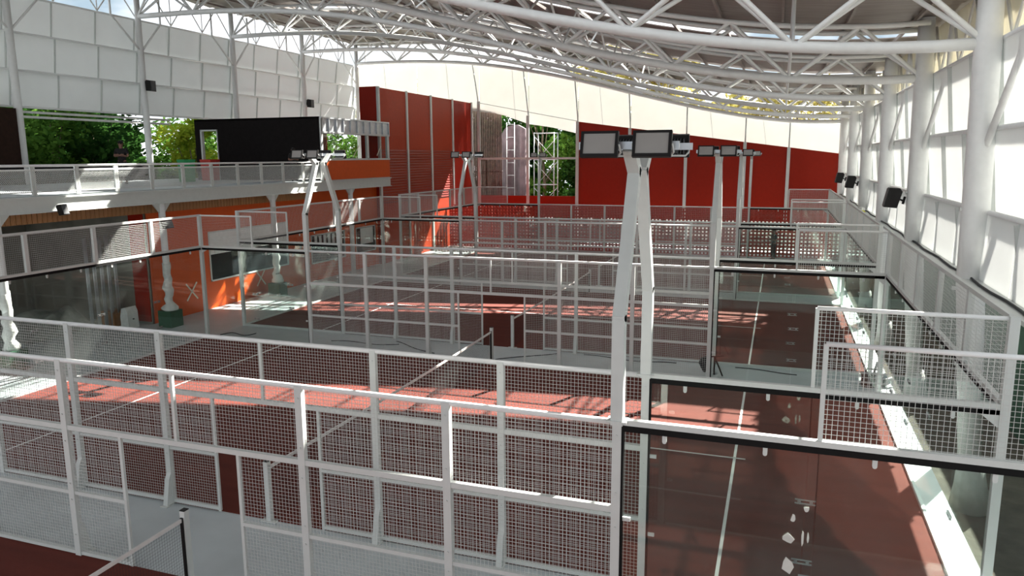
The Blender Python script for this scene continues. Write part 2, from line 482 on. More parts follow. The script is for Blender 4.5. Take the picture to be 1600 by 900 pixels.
# ------------------------------------------------------------------ far end wall
tag(gab := struct('wall_far', None, None), 'far end wall with white fabric above dark red panels', 'wall')
GX = [-12, -7.2, -2.45, 1.14, 4.62, 8.14, 11.75, 15.35, 17.93, 20.9]
def gtop(x): return 8.09 + (x-4.6)*(5.87-8.09)/(20.9-4.6)
def fbot(x):
    if x >= 4.62: return gtop(x) - .1
    return float(np.interp(x, [-12, -3, -.94, 1.14, 2.8, 4.62], [9.3, 9.0, 8.72, 8.0, 7.75, 7.3]))
Z_AX = 40.45
for a, b in zip(GX[:-1], GX[1:]):
    n = 6; mb = MB()
    for k in range(n+1):
        x = a+.015 + (b-a-.03)*k/n
        for yy in (Z_AX, Z_AX+.015):
            mb.v.append((x, yy, fbot(x))); mb.v.append((x, yy, zc(x)-.05))
    for k in range(n):
        p, q = 4*k, 4*(k+1)
        mb.f += [(p, q, q+1, p+1), (p+2, p+3, q+3, q+2), (p, p+2, q+2, q), (p+1, q+1, q+3, p+3)]
    mb.f += [(0, 1, 3, 2), (4*n, 4*n+2, 4*n+3, 4*n+1)]
    part('fabric_panel', mb, 'fabric_white', gab)
for a, b in zip(GX[4:-1], GX[5:]):
    part('red_panel', MB().prism([(a+.02, 1.75), (b-.02, 1.75), (b-.02, gtop(b)), (a+.02, gtop(a))], 'y', 40.30, 40.36), 'red', gab)
for x in GX[2:]:
    lean = -.5*max(0, (12-x)/15)
    part('post', MB().bar((x, 40.25, 0), (x, 40.25, gtop(x) if x > -2 else 9.6), .19, .12, (0, 1, 0)), 'white_steel', gab)
    part('fabric_pole', MB().tube([(x, 40.38, gtop(x)), (x+lean, 40.40, zc(x+lean))], .04, 6), 'galvanised', gab)
for x in (-9.6, -4.7, .2, 6.3, 13.4, 16.6):
    part('seam', MB().bar((x, 40.44, fbot(x)), (x-.25, 40.44, zc(x)), .02, .012, (0, 1, 0)), 'galvanised', gab)
part('cross_rail', MB().box(-2.5, 4.6, 40.2, 40.3, 5.62, 5.76), 'white_steel', gab)
part('sill_panel', MB().box(-2.45, 4.6, 40.28, 40.36, 1.75, 3.15), 'red', gab)
part('cable', MB().tube([(-2.45, 40.36, 9.5), (4.6, 40.36, 8.12)], .02, 5), 'galvanised', gab)

# perforated low screen
def perf():
    mb = MB(); p = .21; h = .050
    nx = 111; nzr = 13; x0 = -2.9; z0 = .02
    for i in range(nx):
        for k in range(nzr):
            a, b = x0+i*p, x0+(i+1)*p; c, d = z0+k*p, z0+(k+1)*p
            m, n = (a+b)/2, (c+d)/2
            base = len(mb.v)
            for yy in (0, .03):
                mb.v += [(a, yy, c), (b, yy, c), (b, yy, d), (a, yy, d), (m-h, yy, n-h), (m+h, yy, n-h), (m+h, yy, n+h), (m-h, yy, n+h)]
            for e in range(4):
                f = (e+1) % 4
                mb.f += [(base+e, base+f, base+4+f, base+4+e), (base+8+f, base+8+e, base+12+e, base+12+f), (base+4+e, base+4+f, base+12+f, base+12+e)]
    return mb
scr = thing('perforated_screen', 'low red screen with rows of square holes behind the farthest court', 'screen', (0, 36.0, 0))
part('sheet', perf(), 'perf_red', scr)
for k in range(9):
    x = -2.85 + k*2.91
    part('post', MB().box(x-.03, x+.03, .03, .09, 0, 2.78), 'red_dark', scr)

# tall red side wall
tag(rw := struct('wall_red', None, None), 'tall dark red panel wall with white joints at the far left', 'wall')
JY = [27.2, 30.46, 33.68, 36.96, 40.25]
for a, b in zip(JY[:-1], JY[1:]):
    part('red_panel', MB().box(-3.10, -3.0, a+.03, b-.03, 0, 9.5), 'brick_red' if a < 36 else 'red', rw)
for y in JY:
    part('joint', MB().box(-3.05, -2.93, y-.09, y+.09, 0, 9.55), 'white_steel', rw)
part('end_panel', MB().box(-4.1, -3.08, 27.15, 27.25, 0, 9.55), 'red', rw)
def slat_mesh(w):
    return MB().quadbox([(-2.99, .06, 0), (-2.955, .06, 0), (-2.955, w-.06, 0), (-2.99, w-.06, 0), (-2.99, .06, .075), (-2.975, .06, .075), (-2.975, w-.06, .075), (-2.99, w-.06, .075)]).mesh('slat', 'red_dark')
for k in range(20):
    for a, b in zip(JY[:3], JY[1:4]):
        ob('slat', cached(('slat', round(b-a, 2)), lambda: slat_mesh(b-a)), rw, (0, a, 3.3+k*.15))

# ------------------------------------------------------------------ mezzanine on the left
ZM0, ZM1 = 4.32, 4.78
XM = -2.35
mez = struct('floor_mezzanine', MB().box(-12.3, XM-.05, 0.0, 27.1, ZM0+.1, ZM1), 'concrete', 'white edged upper floor along the left side', 'balcony floor')
part('edge_beam', MB().box(XM-.12, XM, 0, 27.1, ZM0, ZM1-.08), 'white_steel', mez)
part('edge_flange', MB().box(XM-.12, XM+.08, 0, 27.1, ZM1-.08, ZM1-.03), 'white_steel', mez)
part('edge_flange', MB().box(XM-.12, XM+.08, 0, 27.1, ZM0-.03, ZM0), 'white_steel', mez)
sof = struct('ceiling_soffit', MB().box(-12.2, -2.95, 0.0, 20.3, 4.0, 4.30), 'recess_wall')
sof['label'] = 'brown slatted timber band under the upper floor edge'; sof['category'] = 'soffit'
pl = MB().box(-2.95, -2.90, .01, .155, 3.95, 4.31).mesh('plank', 'wood')
for k in range(122):
    ob('plank', pl, sof, (0, .1 + k*.165, 0))

def balcony_column(y, lab, wrap=True, base=True):
    t = thing('balcony_column', lab, 'column', (-2.42, y, 0), 0, 'columns under the upper floor')
    part('shaft', MB().tube([(0, 0, .0 if not base else .5), (0, 0, 4.3)], .115, 12), 'tube_white', t)
    for s in (-1, 1):
        part('bracket', MB().prism([(s*.08, 3.95), (s*.42, 4.32), (s*.08, 4.32)] if s > 0 else [(s*.08, 4.32), (s*.42, 4.32), (s*.08, 3.95)], 'x', -.03, .03), 'white_steel', t)
    if wrap:
        pts = []; rr = []
        for k in range(13):
            z = .55 + k*.14
            pts.append((.03*math.sin(k*2.1+y), .03*math.cos(k*1.7+y), z)); rr.append(.13 + .075*max(0, math.sin(k*1.1+y*.7)) * (1-k/14) + (.09 if k < 2 else 0))
        part('plastic_wrap', MB().tube(pts, rr, 12), 'wrap', t)
    if base:
        part('base_box', MB().box(-.28, .28, -.28, .28, 0, .58), 'green_paint', t)
balcony_column(5.1, 'white wrapped column on a green box at the left edge of the photo')
balcony_column(10.95, 'white wrapped column on a dark green box by the orange wall with a tape cross')
balcony_column(17.0, 'white wrapped column on a green box behind the glass of the second court')
balcony_column(23.1, 'plain white column between the two rear orange wall windows', False, False)

# balcony railing
rl = thing('balcony_railing', 'white upper floor railing with diamond mesh infill', 'railing', (XM+.02, 0, ZM1))
NBAY = 12; YA, YB = 3.4, 20.55; WB = (YB-YA)/NBAY
def infill(w):
    mb = MB(); h0, h1 = .10, .70; st = .055
    hh = h1-h0; n = int((w+hh)/st)
    for k in range(1, n):
        c = k*st
        for sgn in (1, -1):
            p = []
            y0, z0 = max(0, c-hh), min(hh, c)
            y1, z1 = min(w, c), max(0, c-w)
            if sgn > 0: mb.wire((0, y0, h0+z0), (0, y1, h0+z1), .006)
            else: mb.wire((0, w-y0, h0+z0), (0, w-y1, h0+z1), .006)
    return mb
inf_me = infill(WB-.16).mesh('mesh_infill', 'white_steel')
post_me = MB().box(-.025, .025, -.03, .03, 0, .84).mesh('post', 'white_steel')
for k in range(NBAY):
    y = YA+k*WB
    for dy in (.04, WB-.04): ob('post', post_me, rl, (0, y+dy, 0))
    ob('mesh_infill', inf_me, rl, (0, y+.08, 0))
    for z in (.10, .70): part('infill_bar', MB().box(-.02, .02, y+.04, y+WB-.04, z-.015, z+.015), 'white_steel', rl)
part('hand_rail', MB().tube([(0, YA, .84), (0, YB, .84)], .035, 8), 'tube_white', rl)
part('mid_rail', MB().tube([(0, YA, .72), (0, YB, .72)], .022, 8), 'tube_white', rl)

# black upper room
rm = thing('upper_room', 'black upper floor room with orange side, window band and grey louvre', 'building', (0, 0, 0))
part('front_wall', MB().box(-8.10, -2.40, 20.65, 20.75, ZM1, 7.63), 'black_wall', rm)
part('door_post', MB().box(-9.45, -9.10, 20.65, 20.75, ZM1, 7.63), 'black_wall', rm)
part('door_head', MB().box(-9.10, -8.10, 20.65, 20.75, 7.16, 7.63), 'black_wall', rm)
dfm = part('door_frame', MB().box(-9.10, -9.0, 20.60, 20.75, ZM1, 7.14).box(-8.14, -8.10, 20.60, 20.75, ZM1, 7.14).box(-9.1, -8.1, 20.60, 20.75, 7.10, 7.17), 'white_steel', rm)
part('roof_slab', MB().box(-9.45, -2.40, 20.65, 27.1, 7.58, 7.66), 'black_wall', rm)
part('orange_panel', MB().box(-2.42, -2.36, 20.72, 27.1, ZM1, 5.70), 'orange', rm)
part('louvre_back', MB().box(-2.44, -2.40, 20.7, 27.1, 6.98, 7.60), 'galvanised', rm)
for k in range(11):
    y = 20.75 + k*.635
    part('louvre_rib', MB().box(-2.40, -2.33, y-.03, y+.03, 6.98, 7.60), 'galvanised', rm)
part('louvre_channel', MB().box(-2.44, -2.31, 20.68, 27.1, 6.93, 7.0).box(-2.44, -2.31, 20.68, 27.1, 7.58, 7.65), 'galvanised', rm)
wf = part('window_frame', MB().box(-2.45, -2.33, 20.66, 20.80, ZM1, 7.6).box(-2.45, -2.33, 24.75, 24.92, 5.7, 6.95).box(-2.45, -2.33, 26.85, 27.05, 5.7, 6.95).box(-2.45, -2.33, 20.7, 27.1, 5.68, 5.77).box(-2.45, -2.33, 20.7, 27.1, 6.90, 6.96), 'white_steel', rm)
part('pane', MB().box(-2.40, -2.388, 20.80, 24.75, 5.77, 6.90), 'glass_clear', wf)
part('pane', MB().box(-2.40, -2.388, 24.92, 26.85, 5.77, 6.90), 'glass_clear', wf)
part('inner_post', MB().box(-8.9, -8.7, 23.6, 23.8, ZM1, 7.58), 'red', rm)
part('inner_wall', MB().box(-9.4, -6.2, 27.0, 27.1, ZM1, 7.58), 'orange', rm)
for (y, z, dy, dz) in ((21.9, 6.2, .45, .35), (23.7, 6.1, .6, .55), (26.0, 6.15, .45, .5)):
    part('tape', MB().bar((-2.37, y-dy/2, z-dz/2), (-2.37, y+dy/2, z+dz/2), .05, .004, (1, 0, 0)), 'tape', wf)

struct('wall_mezzanine_back', MB().box(-12.0, -11.9, 6.0, 20.2, ZM1, 5.52), 'black_plastic', 'low black parapet at the back of the upper floor', 'wall')
struct('wall_brown', MB().box(-11.95, -11.8, 4.0, 13.35, 5.52, 7.85), 'brown_wall', 'dark brown wall panel at the left edge of the upper floor', 'wall')
part_bins = [((-7.5, 17.8), 'green_bright', 'bright green bin on the upper floor behind the railing', .98, .42), ((-8.2, 20.1), 'red_plastic', 'red bin in front of the black room doorway', .98, .6)]
for (x, y), m, lab, h, w in part_bins:
    t = thing('bin', lab, 'bin', (x, y, ZM1))
    part('body', MB().prism([(-w*.42, 0), (w*.42, 0), (w*.5, h*.9), (-w*.5, h*.9)], 'y', -.3, .3), m, t)
    part('lid', MB().box(-w*.52, w*.52, -.33, .33, h*.9, h), m, t)

# ------------------------------------------------------------------ ground-floor wall under the mezzanine
XO = -3.25
tag(ow := struct('wall_orange', None, None), 'glossy orange ground floor wall under the upper floor', 'wall')
wins = [(14.0, 19.0, 1.05, 3.0), (20.76, 23.75, .81, 2.2), (24.8, 26.85, .82, 2.2)]
def wall_seg(y0, y1, z0, z1): part('wall_panel', MB().box(XO-.12, XO, y0, y1, z0, z1), 'orange', ow)
yy = 11.0
for (a, b, c, d) in wins:
    wall_seg(yy, a, 0, 4.3); wall_seg(a, b, 0, c); wall_seg(a, b, d, 4.3); yy = b
wall_seg(yy, 27.15, 0, 4.3)
for n, (a, b, c, d) in enumerate(wins):
    w = struct('window_%d' % (n+1), MB().box(XO-.06, XO+.02, a, a+.07, c, d).box(XO-.06, XO+.02, b-.07, b, c, d).box(XO-.06, XO+.02, a, b, c, c+.06).box(XO-.06, XO+.02, a, b, d-.06, d), 'white_steel')
    w['label'] = ['wide dark window in the orange wall with a bright upper blind', 'dark window in the orange wall with blinds and tape', 'small dark window at the rear of the orange wall'][n]; w['category'] = 'window'
    part('pane', MB().box(XO-.03, XO-.02, a+.07, b-.07, c+.06, d-.06), 'dark_glass', w)
    if n == 0: part('blind', MB().box(XO-.019, XO-.01, a+.07, b-.07, c+1.05, d-.06), 'white_panel', w)  # white sheet paints in the brightness seen high in this window
    if n == 1:
        for k in range(6): part('blind', MB().box(XO-.019, XO-.01, a+.35+k*.38, a+.35+k*.38+.2, c+.75, d-.08), 'white_panel', w)
        part('tape', MB().bar((XO-.01, a+1.0, c+.55), (XO-.01, a+1.6, c+.25), .05, .004, (1, 0, 0)), 'tape', w)
    if n == 2: part('blind', MB().box(XO-.019, XO-.01, a+.5, b-.25, c+.45, d-.08), 'white_panel', w)
def tape_cross(y, z, lab):
    t = thing('tape_cross', lab, 'tape', (XO+.002, y, z), 0)
    for s in (-1, 1):
        part('strip', MB().bar((.003, -.28*s, -.32), (.003, .28*s, .32), .06, .006, (1, 0, 0)), 'tape', t)
tape_cross(12.95, .85, 'pale tape cross stuck low on the orange wall by the green box column')
tape_cross(17.0, .75, 'pale tape cross on the orange wall below the wide window')
# recess with stored things
struct('wall_recess', MB().box(-9.0, -8.9, -2, 11.0, 0, 4.3).box(-9.0, XO, 10.95, 11.05, 0, 4.3), 'recess_wall', 'dark brown wall of the storage recess under the upper floor', 'wall')
part('red_panel', MB().box(-3.9, XO-.02, 10.9, 10.94, .1, 4.25), 'red', bpy.data.objects['wall_recess'])
pm = MB().tube([(0, 0, 0), (.06, -.05, 3.2)], .022, 6).mesh('steel_pipe', 'galvanised')
for k in range(15):
    o = ob('steel_pipe', pm, None, (-4.3 - .05*(k % 3), 9.35 + k*.095, 0.0))
    tag(o, 'thin grey pipe leaning upright in the storage recess', 'pipe', 'grey pipes in the storage recess')
def lump(nx, ny, sx, sy, h, seed):
    rnd = random.Random(seed); mb = MB(); mb.smooth = True
    ph = [(rnd.uniform(1, 4), rnd.uniform(1, 4), rnd.uniform(0, 6)) for _ in range(6)]
    for j in range(ny+1):
        for i in range(nx+1):
            u, v = i/nx, j/ny
            e = (math.sin(math.pi*u)*math.sin(math.pi*v))**.5
            z = h*e*(.6 + .12*sum(math.sin(a*u*4+b*v*4+c) for a, b, c in ph))
            mb.v.append(((u-.5)*sx, (v-.5)*sy, max(0, z)))
    for j in range(ny):
        for i in range(nx):
            a = j*(nx+1)+i; mb.f.append((a, a+1, a+nx+2, a+nx+1))
    b = len(mb.v); mb.v += [(-sx/2, -sy/2, 0), (sx/2, -sy/2, 0), (sx/2, sy/2, 0), (-sx/2, sy/2, 0)]; mb.f.append((b+3, b+2, b+1, b))
    return mb
tag(ob('tarp_pile', lump(22, 22, 2.4, 3.0, 1.25, 3).mesh('tarp_pile', 'tarp'), None, (-5.9, 8.9, 0)), 'lumpy grey-green tarpaulin heap in the storage recess', 'tarpaulin')
tag(ob('tarp_pile', lump(16, 16, 1.4, 2.0, .6, 9).mesh('tarp_pile', 'tarp'), None, (-4.3, 5.2, 0)), 'small dark tarpaulin heap near the left edge, low on the floor', 'tarpaulin')
cur = MB(); n = 26
for k in range(n+1):
    y = 3.6+ 3.0*k/n; x = -6.2 + .08*math.sin(k*1.3)
    cur.v += [(x, y, .02), (x, y, 3.6), (x-.02, y, .02), (x-.02, y, 3.6)]
for k in range(n):
    a, b = 4*k, 4*k+4; cur.f += [(a, b, b+1, a+1), (a+2, a+3, b+3, b+2), (a+1, b+1, b+3, a+3)]
tag(ob('green_sheet', cur.mesh('green_sheet', 'green_cloth')), 'dark green cloth sheet hanging in the storage recess', 'cloth')
for (x, y, w, d, h, m, lab) in [(-3.6, 10.3, .35, .45, .75, 'wrap', 'white wrapped bundle standing by the green box column'), (-4.6, 10.5, .8, .6, .55, 'wood', 'low timber block stack at the end of the recess')]:
    t = thing('stored_bundle', lab, 'bundle', (x, y, 0))
    part('body', MB().prism([(-w/2, 0), (w/2, 0), (w*.42, h*.8), (w*.2, h), (-w*.3, h*.95), (-w*.5, h*.6)], 'y', -d/2, d/2), m, t)
    part('strap', MB().box(-w*.53, w*.53, -.03, .03, h*.4, h*.46), 'dark_grey', t)

# ------------------------------------------------------------------ fences
PITCH = .05; WR = .0024
def grid(w, h, axis):
    mb = MB()
    n = round(w/PITCH); m = round(h/PITCH)
    P = (lambda a, z: (a, 0, z)) if axis == 'x' else (lambda a, z: (0, a, z))
    for k in range(1, n): mb.wire(P(w*k/n, 0), P(w*k/n, h), WR)
    for k in range(1, m): mb.wire(P(0, h*k/m), P(w, h*k/m), WR)
    return mb
def grid_me(w, h, axis): return cached(('grid', round(w, 3), round(h, 3), axis), lambda: grid(w, h, axis).mesh('mesh_panel', 'mesh_wire'))
def boxm(name, key, m, *a): return cached((name, key), lambda: MB().box(*a).mesh(name, m))

def glass_me(axis, w, h):
    def f():
        a = (.006, w-.006)
        mb = MB().box(a[0], a[1], -.006, .006, .06, h-.07) if axis == 'x' else MB().box(-.006, .006, a[0], a[1], .06, h-.07)
        return mb.mesh('glass_panel', 'glass')
    return cached(('glass', axis, w, h), f)
def clamp_me(axis):
    def f():
        mb = MB()
        if axis == 'x': mb.box(-.022, .022, -.014, .014, -.05, .03); mb.tube([(0, -.014, -.05), (0, .014, -.05)], .022, 10)
        else: mb.box(-.014, .014, -.022, .022, -.05, .03); mb.tube([(-.014, 0, -.05), (.014, 0, -.05)], .022, 10)
        mb.smooth = False
        return mb.mesh('clamp', 'white_steel')
    return cached(('clamp', axis), f)
def side_clamp_me():
    return cached('sideclamp', lambda: MB().box(-.06, .06, -.014, .014, -.022, .022).mesh('clamp', 'white_steel'))
def patch_me(axis):
    def f():
        mb = MB()
        if axis == 'x':
            mb.box(-.12, .12, -.016, .016, -.028, -.02); mb.box(-.12, .12, -.016, .016, .02, .028)
            for s in (-.07, .07): mb.tube([(s, -.02, 0), (s, .02, 0)], .02, 8)
        else:
            mb.box(-.016, .016, -.12, .12, -.028, -.02); mb.box(-.016, .016, -.12, .12, .02, .028)
            for s in (-.07, .07): mb.tube([(-.02, s, 0), (.02, s, 0)], .02, 8)
        mb.smooth = False
        return mb.mesh('patch_fitting', 'bolt')
    return cached(('patch', axis), f)
def bolts(mb, x, zs, s):
    for z in zs: mb.tube([(x, s*.045, z), (x, s*.056, z)], .013, 6)
    return mb

def side_fence(y, out, lab, lo=0, tower=True):
    """long fence; out = -1/+1 is the direction away from its court. lo: first x that is built"""
    t = thing('court_fence', lab, 'fence', (0, y, 0), 0, 'long mesh fences of the courts')
    H = 3.0
    for x in (0, 20):
        if x < lo: continue
        part('corner_post', MB().box(x-.05, x+.05, -.05, .05, 0, 4.03).prism([(x-.05, -.10) if 0 else (x-.05, 2.75), (x-.05+(-.22 if x else .32), 2.93), (x-.05+(-.22 if x else .32), 3.0), (x-.05, 3.0)], 'y', -.03, .03), 'white_steel', t)
    pbx = cached(('post', out), lambda: bolts(bolts(MB().box(-.05, .05, -.04, .04, 0, 3.0), -.0, (.35, .9, 1.15, 1.8, 2.2, 2.85), -1), 0, (.35, .9, 1.15, 1.8, 2.2, 2.85), 1))
    pbx.smooth = False
    pme = cached(('postme', out), lambda: pbx.mesh('post', 'white_steel'))
    fme = cached(('footme', out), lambda: (lambda mb: mb)(MB().prism([(out*.04, 0), (out*.17, 0), (out*.17, .03), (out*.09, .45), (out*.04, .55)], 'x', -.045, .045).box(-.07, .07, min(out*.04, out*.22), max(out*.04, out*.22), 0, .012)).mesh('foot_bracket', 'white_steel'))
    for x in (4, 6, 8, 12, 14, 16):
        if x < lo: continue
        p = ob('post', pme, t, (x, 0, 0))
        if x not in (4, 16): ob('foot_bracket', fme, p)
    def rail(x0, x1, z, h=.06, w=.06, nm='rail'):
        x0 = max(x0, lo)
        if x1 <= x0: return
        part(nm, MB().box(x0, x1, -w/2, w/2, z-h/2, z+h/2), 'white_steel', t)
    part('top_rail', MB().tube([(max(4, lo), 0, H-.01), (16, 0, H-.01)], .035, 8), 'tube_white', t)
    rail(4, 16, 2.0, .07)
    for a, b in ((4, 9), (11, 16)):
        rail(a, b, 1.0, .05, .05); rail(a, b, .05, .05, .05)
    for x, z0, z1 in ((10, 2, 3), (9, 0, 2), (11, 0, 2)):
        if x >= lo: part('slim_post', MB().box(x-.022, x+.022, -.02, .02, z0, z1), 'white_steel', t)
    # mesh panels
    for a in (4, 6, 8, 10, 12, 14):
        if a < lo: continue
        ob('mesh_panel', grid_me(2, 1, 'x'), t, (a, 0, 2.0))
    for a, w in ((4, 2), (6, 2), (8, 1), (11, 1), (12, 2), (14, 2)):
        if a < lo: continue
        ob('mesh_panel', grid_me(w, 1, 'x'), t, (a, 0, 0.0)); ob('mesh_panel', grid_me(w, 1, 'x'), t, (a, 0, 1.0))
    # glass ends
    for a, b in ((0, 4), (16, 20)):
        if a < lo: continue
        part('glass_rail', MB().box(a, b, -.035, .035, 2.97, 3.03), 'white_steel', t)
        part('gasket', MB().box(a, b, -.030, .030, 2.90, 2.97), 'black_rubber', t)
        xg = 4 if a == 0 else 16
        sg = -1 if a == 0 else 1
        part('gasket', MB().box(min(xg+sg*.05, xg+sg*.075), max(xg+sg*.05, xg+sg*.075), -.03, .03, 0, 2.9), 'black_rubber', t)
        part('base_rail', MB().box(a, b, -.03, .03, 0, .07), 'white_steel', t)
        for k in (0, 2):
            g = ob('glass_panel', glass_me('x', 2, 3), t, (a+k, 0, 0))
            for c in (.5, 1.5): ob('clamp', clamp_me('x'), g, (c, 0, 2.88))
            for zz in (.8, 1.9):
                if (a, k) == (16, 0): ob('clamp', side_clamp_me(), g, (.1, 0, zz))
                if (a, k) == (0, 2): ob('clamp', side_clamp_me(), g, (1.9, 0, zz))
        ob('patch_fitting', patch_me('x'), t, (a+2, 0, 1.55)); ob('patch_fitting', patch_me('x'), t, (a+2, 0, .75))
        m0 = 0 if a == 0 else 18
        ob('mesh_panel', grid_me(2, 1, 'x'), t, (m0, 0, 3.0))
        xs = 2 if a == 0 else 18
        part('slim_post', MB().box(xs-.022, xs+.022, -.02, .02, 3.0, 4.0), 'white_steel', t)
        part('upper_rail', MB().tube([(m0, 0, 4.0), (m0+2, 0, 4.0)], .026, 8), 'tube_white', t)
    return t

def end_wall(x, y0, lab):
    t = thing('court_end_wall', lab, 'glass wall', (x, y0, 0), 0, 'glass end walls of the courts')
    part('glass_rail', MB().box(-.035, .035, .06, 9.94, 2.97, 3.03), 'white_steel', t)
    part('gasket', MB().box(-.03, .03, .06, 9.94, 2.90, 2.97), 'black_rubber', t)
    part('base_rail', MB().box(-.03, .03, .06, 9.94, 0, .07), 'white_steel', t)
    part('upper_rail', MB().box(-.03, .03, .06, 9.94, 3.97, 4.03), 'white_steel', t)
    for k in range(5):
        g = ob('glass_panel', glass_me('y', 2, 3), t, (0, 2*k, 0))
        for c in (.5, 1.5): ob('clamp', clamp_me('y'), g, (0, c, 2.88))
        ob('mesh_panel', grid_me(2, 1, 'y'), t, (0, 2*k, 3.0))
        if k:
            ob('post', boxm('post', 'end', 'white_steel', -.04, .04, -.05, .05, 2.99, 4.0), t, (0, 2*k, 0))
            ob('patch_fitting', patch_me('y'), t, (0, 2*k, 1.55)); ob('patch_fitting', patch_me('y'), t, (0, 2*k, .75))
    return t

side_fence(Y0[0]+10, 1, 'white mesh and glass fence closest to the camera, far side of the nearest court', 4)
side_fence(Y0[1], -1, 'white mesh and glass fence on the camera side of the second court', 4)
side_fence(Y0[1]+10, 1, 'white mesh and glass fence on the far side of the second court')
side_fence(Y0[2], -1, 'white mesh and glass fence on the near side of the third court')
side_fence(Y0[2]+10, 1, 'white mesh and glass fence on the far side of the third court')
side_fence(Y0[3], -1, 'white mesh and glass fence on the near side of the farthest court')
side_fence(Y0[3]+10, 1, 'white mesh and glass fence beside the red perforated screen, farthest fence of all')
for i in (1, 2, 3):
    end_wall(0, Y0[i], 'left glass end wall with mesh top of the %s court' % ORD[i])
    end_wall(20, Y0[i], 'right glass end wall with mesh top of the %s court' % ORD[i])

# ------------------------------------------------------------------ nets
def net_height(y): return .92 - .04*math.sin(math.pi*y/10)
def make_net():
    t = thing('court_net', 'x', 'net', (10, 0, 0), 0, 'court nets')
    mb = MB(); n = 230
    for k in range(n+1):
        y = .06 + 9.88*k/n; mb.wire((0, y, .03), (0, y, net_height(y)-.03), .0016)
    for r in range(20):
        f = r/19
        pts = [(0, .06+9.88*k/10, .03 + (net_height(10*k/10)-.06)*f) for k in range(11)]
        for a, b in zip(pts[:-1], pts[1:]): mb.wire(a, b, .0016)
    part('net_mesh', mb, 'net_black', t)
    tp = MB()
    for k in range(10):
        ya, yb = .05+9.9*k/10, .05+9.9*(k+1)/10
        za, zb = net_height(k), net_height(k+1)
        tp.quadbox([(-.012, ya, za-.05), (.012, ya, za-.05), (.012, yb, zb-.05), (-.012, yb, zb-.05), (-.012, ya, za), (.012, ya, za), (.012, yb, zb), (-.012, yb, zb)])
    part('top_tape', tp, 'net_tape', t)
    for y in (-.02, 10.02):
        p = part('net_post', MB().box(-.04, .04, y-.045, y+.045, 0, 1.02), 'white_steel', t)
        part('cap', MB().box(-.042, .042, y-.047, y+.047, 1.02, 1.03), 'black_plastic', p)
        part('base_plate', MB().box(-.14, .14, y-.07, y+.07, 0, .014), 'white_steel', p)
        s = 1 if y < 5 else -1
        part('lacing_strip', MB().box(-.02, .02, min(y+s*.046, y+s*.07), max(y+s*.046, y+s*.07), .03, .93), 'black_plastic', p)
    return t
net = make_net()
labs = ['net ending at the white post in the bottom left corner', 'net with white top tape crossing the second court', 'net with white top tape crossing the third court', 'small distant net crossing the farthest court']
for i in range(4):
    o = net if i == 0 else copy_tree(net)
    o.location = (10, Y0[i], 0); o['label'] = labs[i]

# ------------------------------------------------------------------ light towers
def flood_meshes():
    fr = MB().box(-.195, .195, -.03, .03, -.135, -.10).box(-.195, .195, -.03, .03, .11, .135).box(-.195, -.165, -.03, .03, -.10, .11).box(.165, .195, -.03, .03, -.10, .11).box(-.165, .165, .0, .03, -.10, .11)
    ln = MB().box(-.165, .165, -.018, -.001, -.10, .11)
    hs = MB()
    for k in range(9): hs.box(-.14+k*.035-.006, -.14+k*.035+.006, .03, .10, -.10, .10)
    hs.box(-.08, .08, .03, .12, -.06, .06)
    yk = MB().tube([(-.20, .0, .0), (-.20, .13, -.05), (-.17, .16, -.08), (.17, .16, -.08), (.20, .13, -.05), (.20, 0, 0)], .012, 6)
    return fr.mesh('floodlight', 'black_plastic'), ln.mesh('lens', 'lens'), hs.mesh('heat_sink', 'dark_grey'), yk.mesh('yoke', 'white_steel')
FM = flood_meshes()
def flood(t, x, y, z, face):
    f = ob('floodlight', FM[0], t, (x, y, z))
    f.rotation_euler = (math.radians(-14), 0, 0 if face < 0 else math.pi)
    if face > 0: f.rotation_euler = (math.radians(14), 0, 0); f.rotation_euler = Matrix.Rotation(math.pi, 3, 'Z').to_4x4().to_3x3().__matmul__(Matrix.Rotation(math.radians(-14), 3, 'X')).to_euler()
    ob('lens', FM[1], f); ob('heat_sink', FM[2], f); ob('yoke', FM[3], f)
def square_poly(mb, pts, w):
    for a, b in zip(pts[:-1], pts[1:]):
        a = Vector(a); b = Vector(b); d = (b-a).normalized()*w*.25
        mb.bar(a-d, b+d, w, w, (1, 0, 0))
    return mb
def tower(x, ya, yb, lab):
    t = thing('light_tower', lab, 'floodlight tower', (x, ya, 3.0), 0, 'floodlight towers')
    W = .13
    if yb is not None:
        d = yb-ya
        part('leg', square_poly(MB(), [(0, 0, 0), (0, 0, 1.12), (0, .70, 2.62), (0, .38, 2.86)], W), 'white_steel', t)
        part('leg', square_poly(MB(), [(0, d, 0), (0, d, 1.12), (0, d-.70, 2.62), (0, d-.38, 2.86)], W), 'white_steel', t)
        part('base_plate', MB().box(-.11, .11, -.08, .08, 0, .02), 'white_steel', t)
        part('base_plate', MB().box(-.11, .11, d-.08, d+.08, 0, .02), 'white_steel', t)
        ends = [(.30, -1), (d-.30, 1)]
    else:
        part('leg', square_poly(MB(), [(0, 0, 0), (0, 0, 1.12), (0, .35, 2.62), (0, .05, 2.86)], W), 'white_steel', t)
        part('base_plate', MB().box(-.11, .11, -.08, .08, 0, .02), 'white_steel', t)
        ends = [(.05, -1)]
    for (y, face) in ends:
        part('cross_arm', MB().box(-.52, .52, y-.03, y+.03, 2.85, 2.93), 'galvanised', t)
        for dx in (-.27, .27): flood(t, dx, y+face*.16, 2.90, face)
tower(16, Y0[0]+10, Y0[1], 'large white floodlight tower closest to the camera with four lamps')
tower(16, Y0[1]+10, Y0[2], 'white floodlight tower between second and third courts, on the right')
tower(16, Y0[2]+10, Y0[3], 'small distant floodlight tower between third and farthest courts, on the right')
tower(16, Y0[3]+10, None, 'tiny floodlight pole at the far right by the perforated screen')
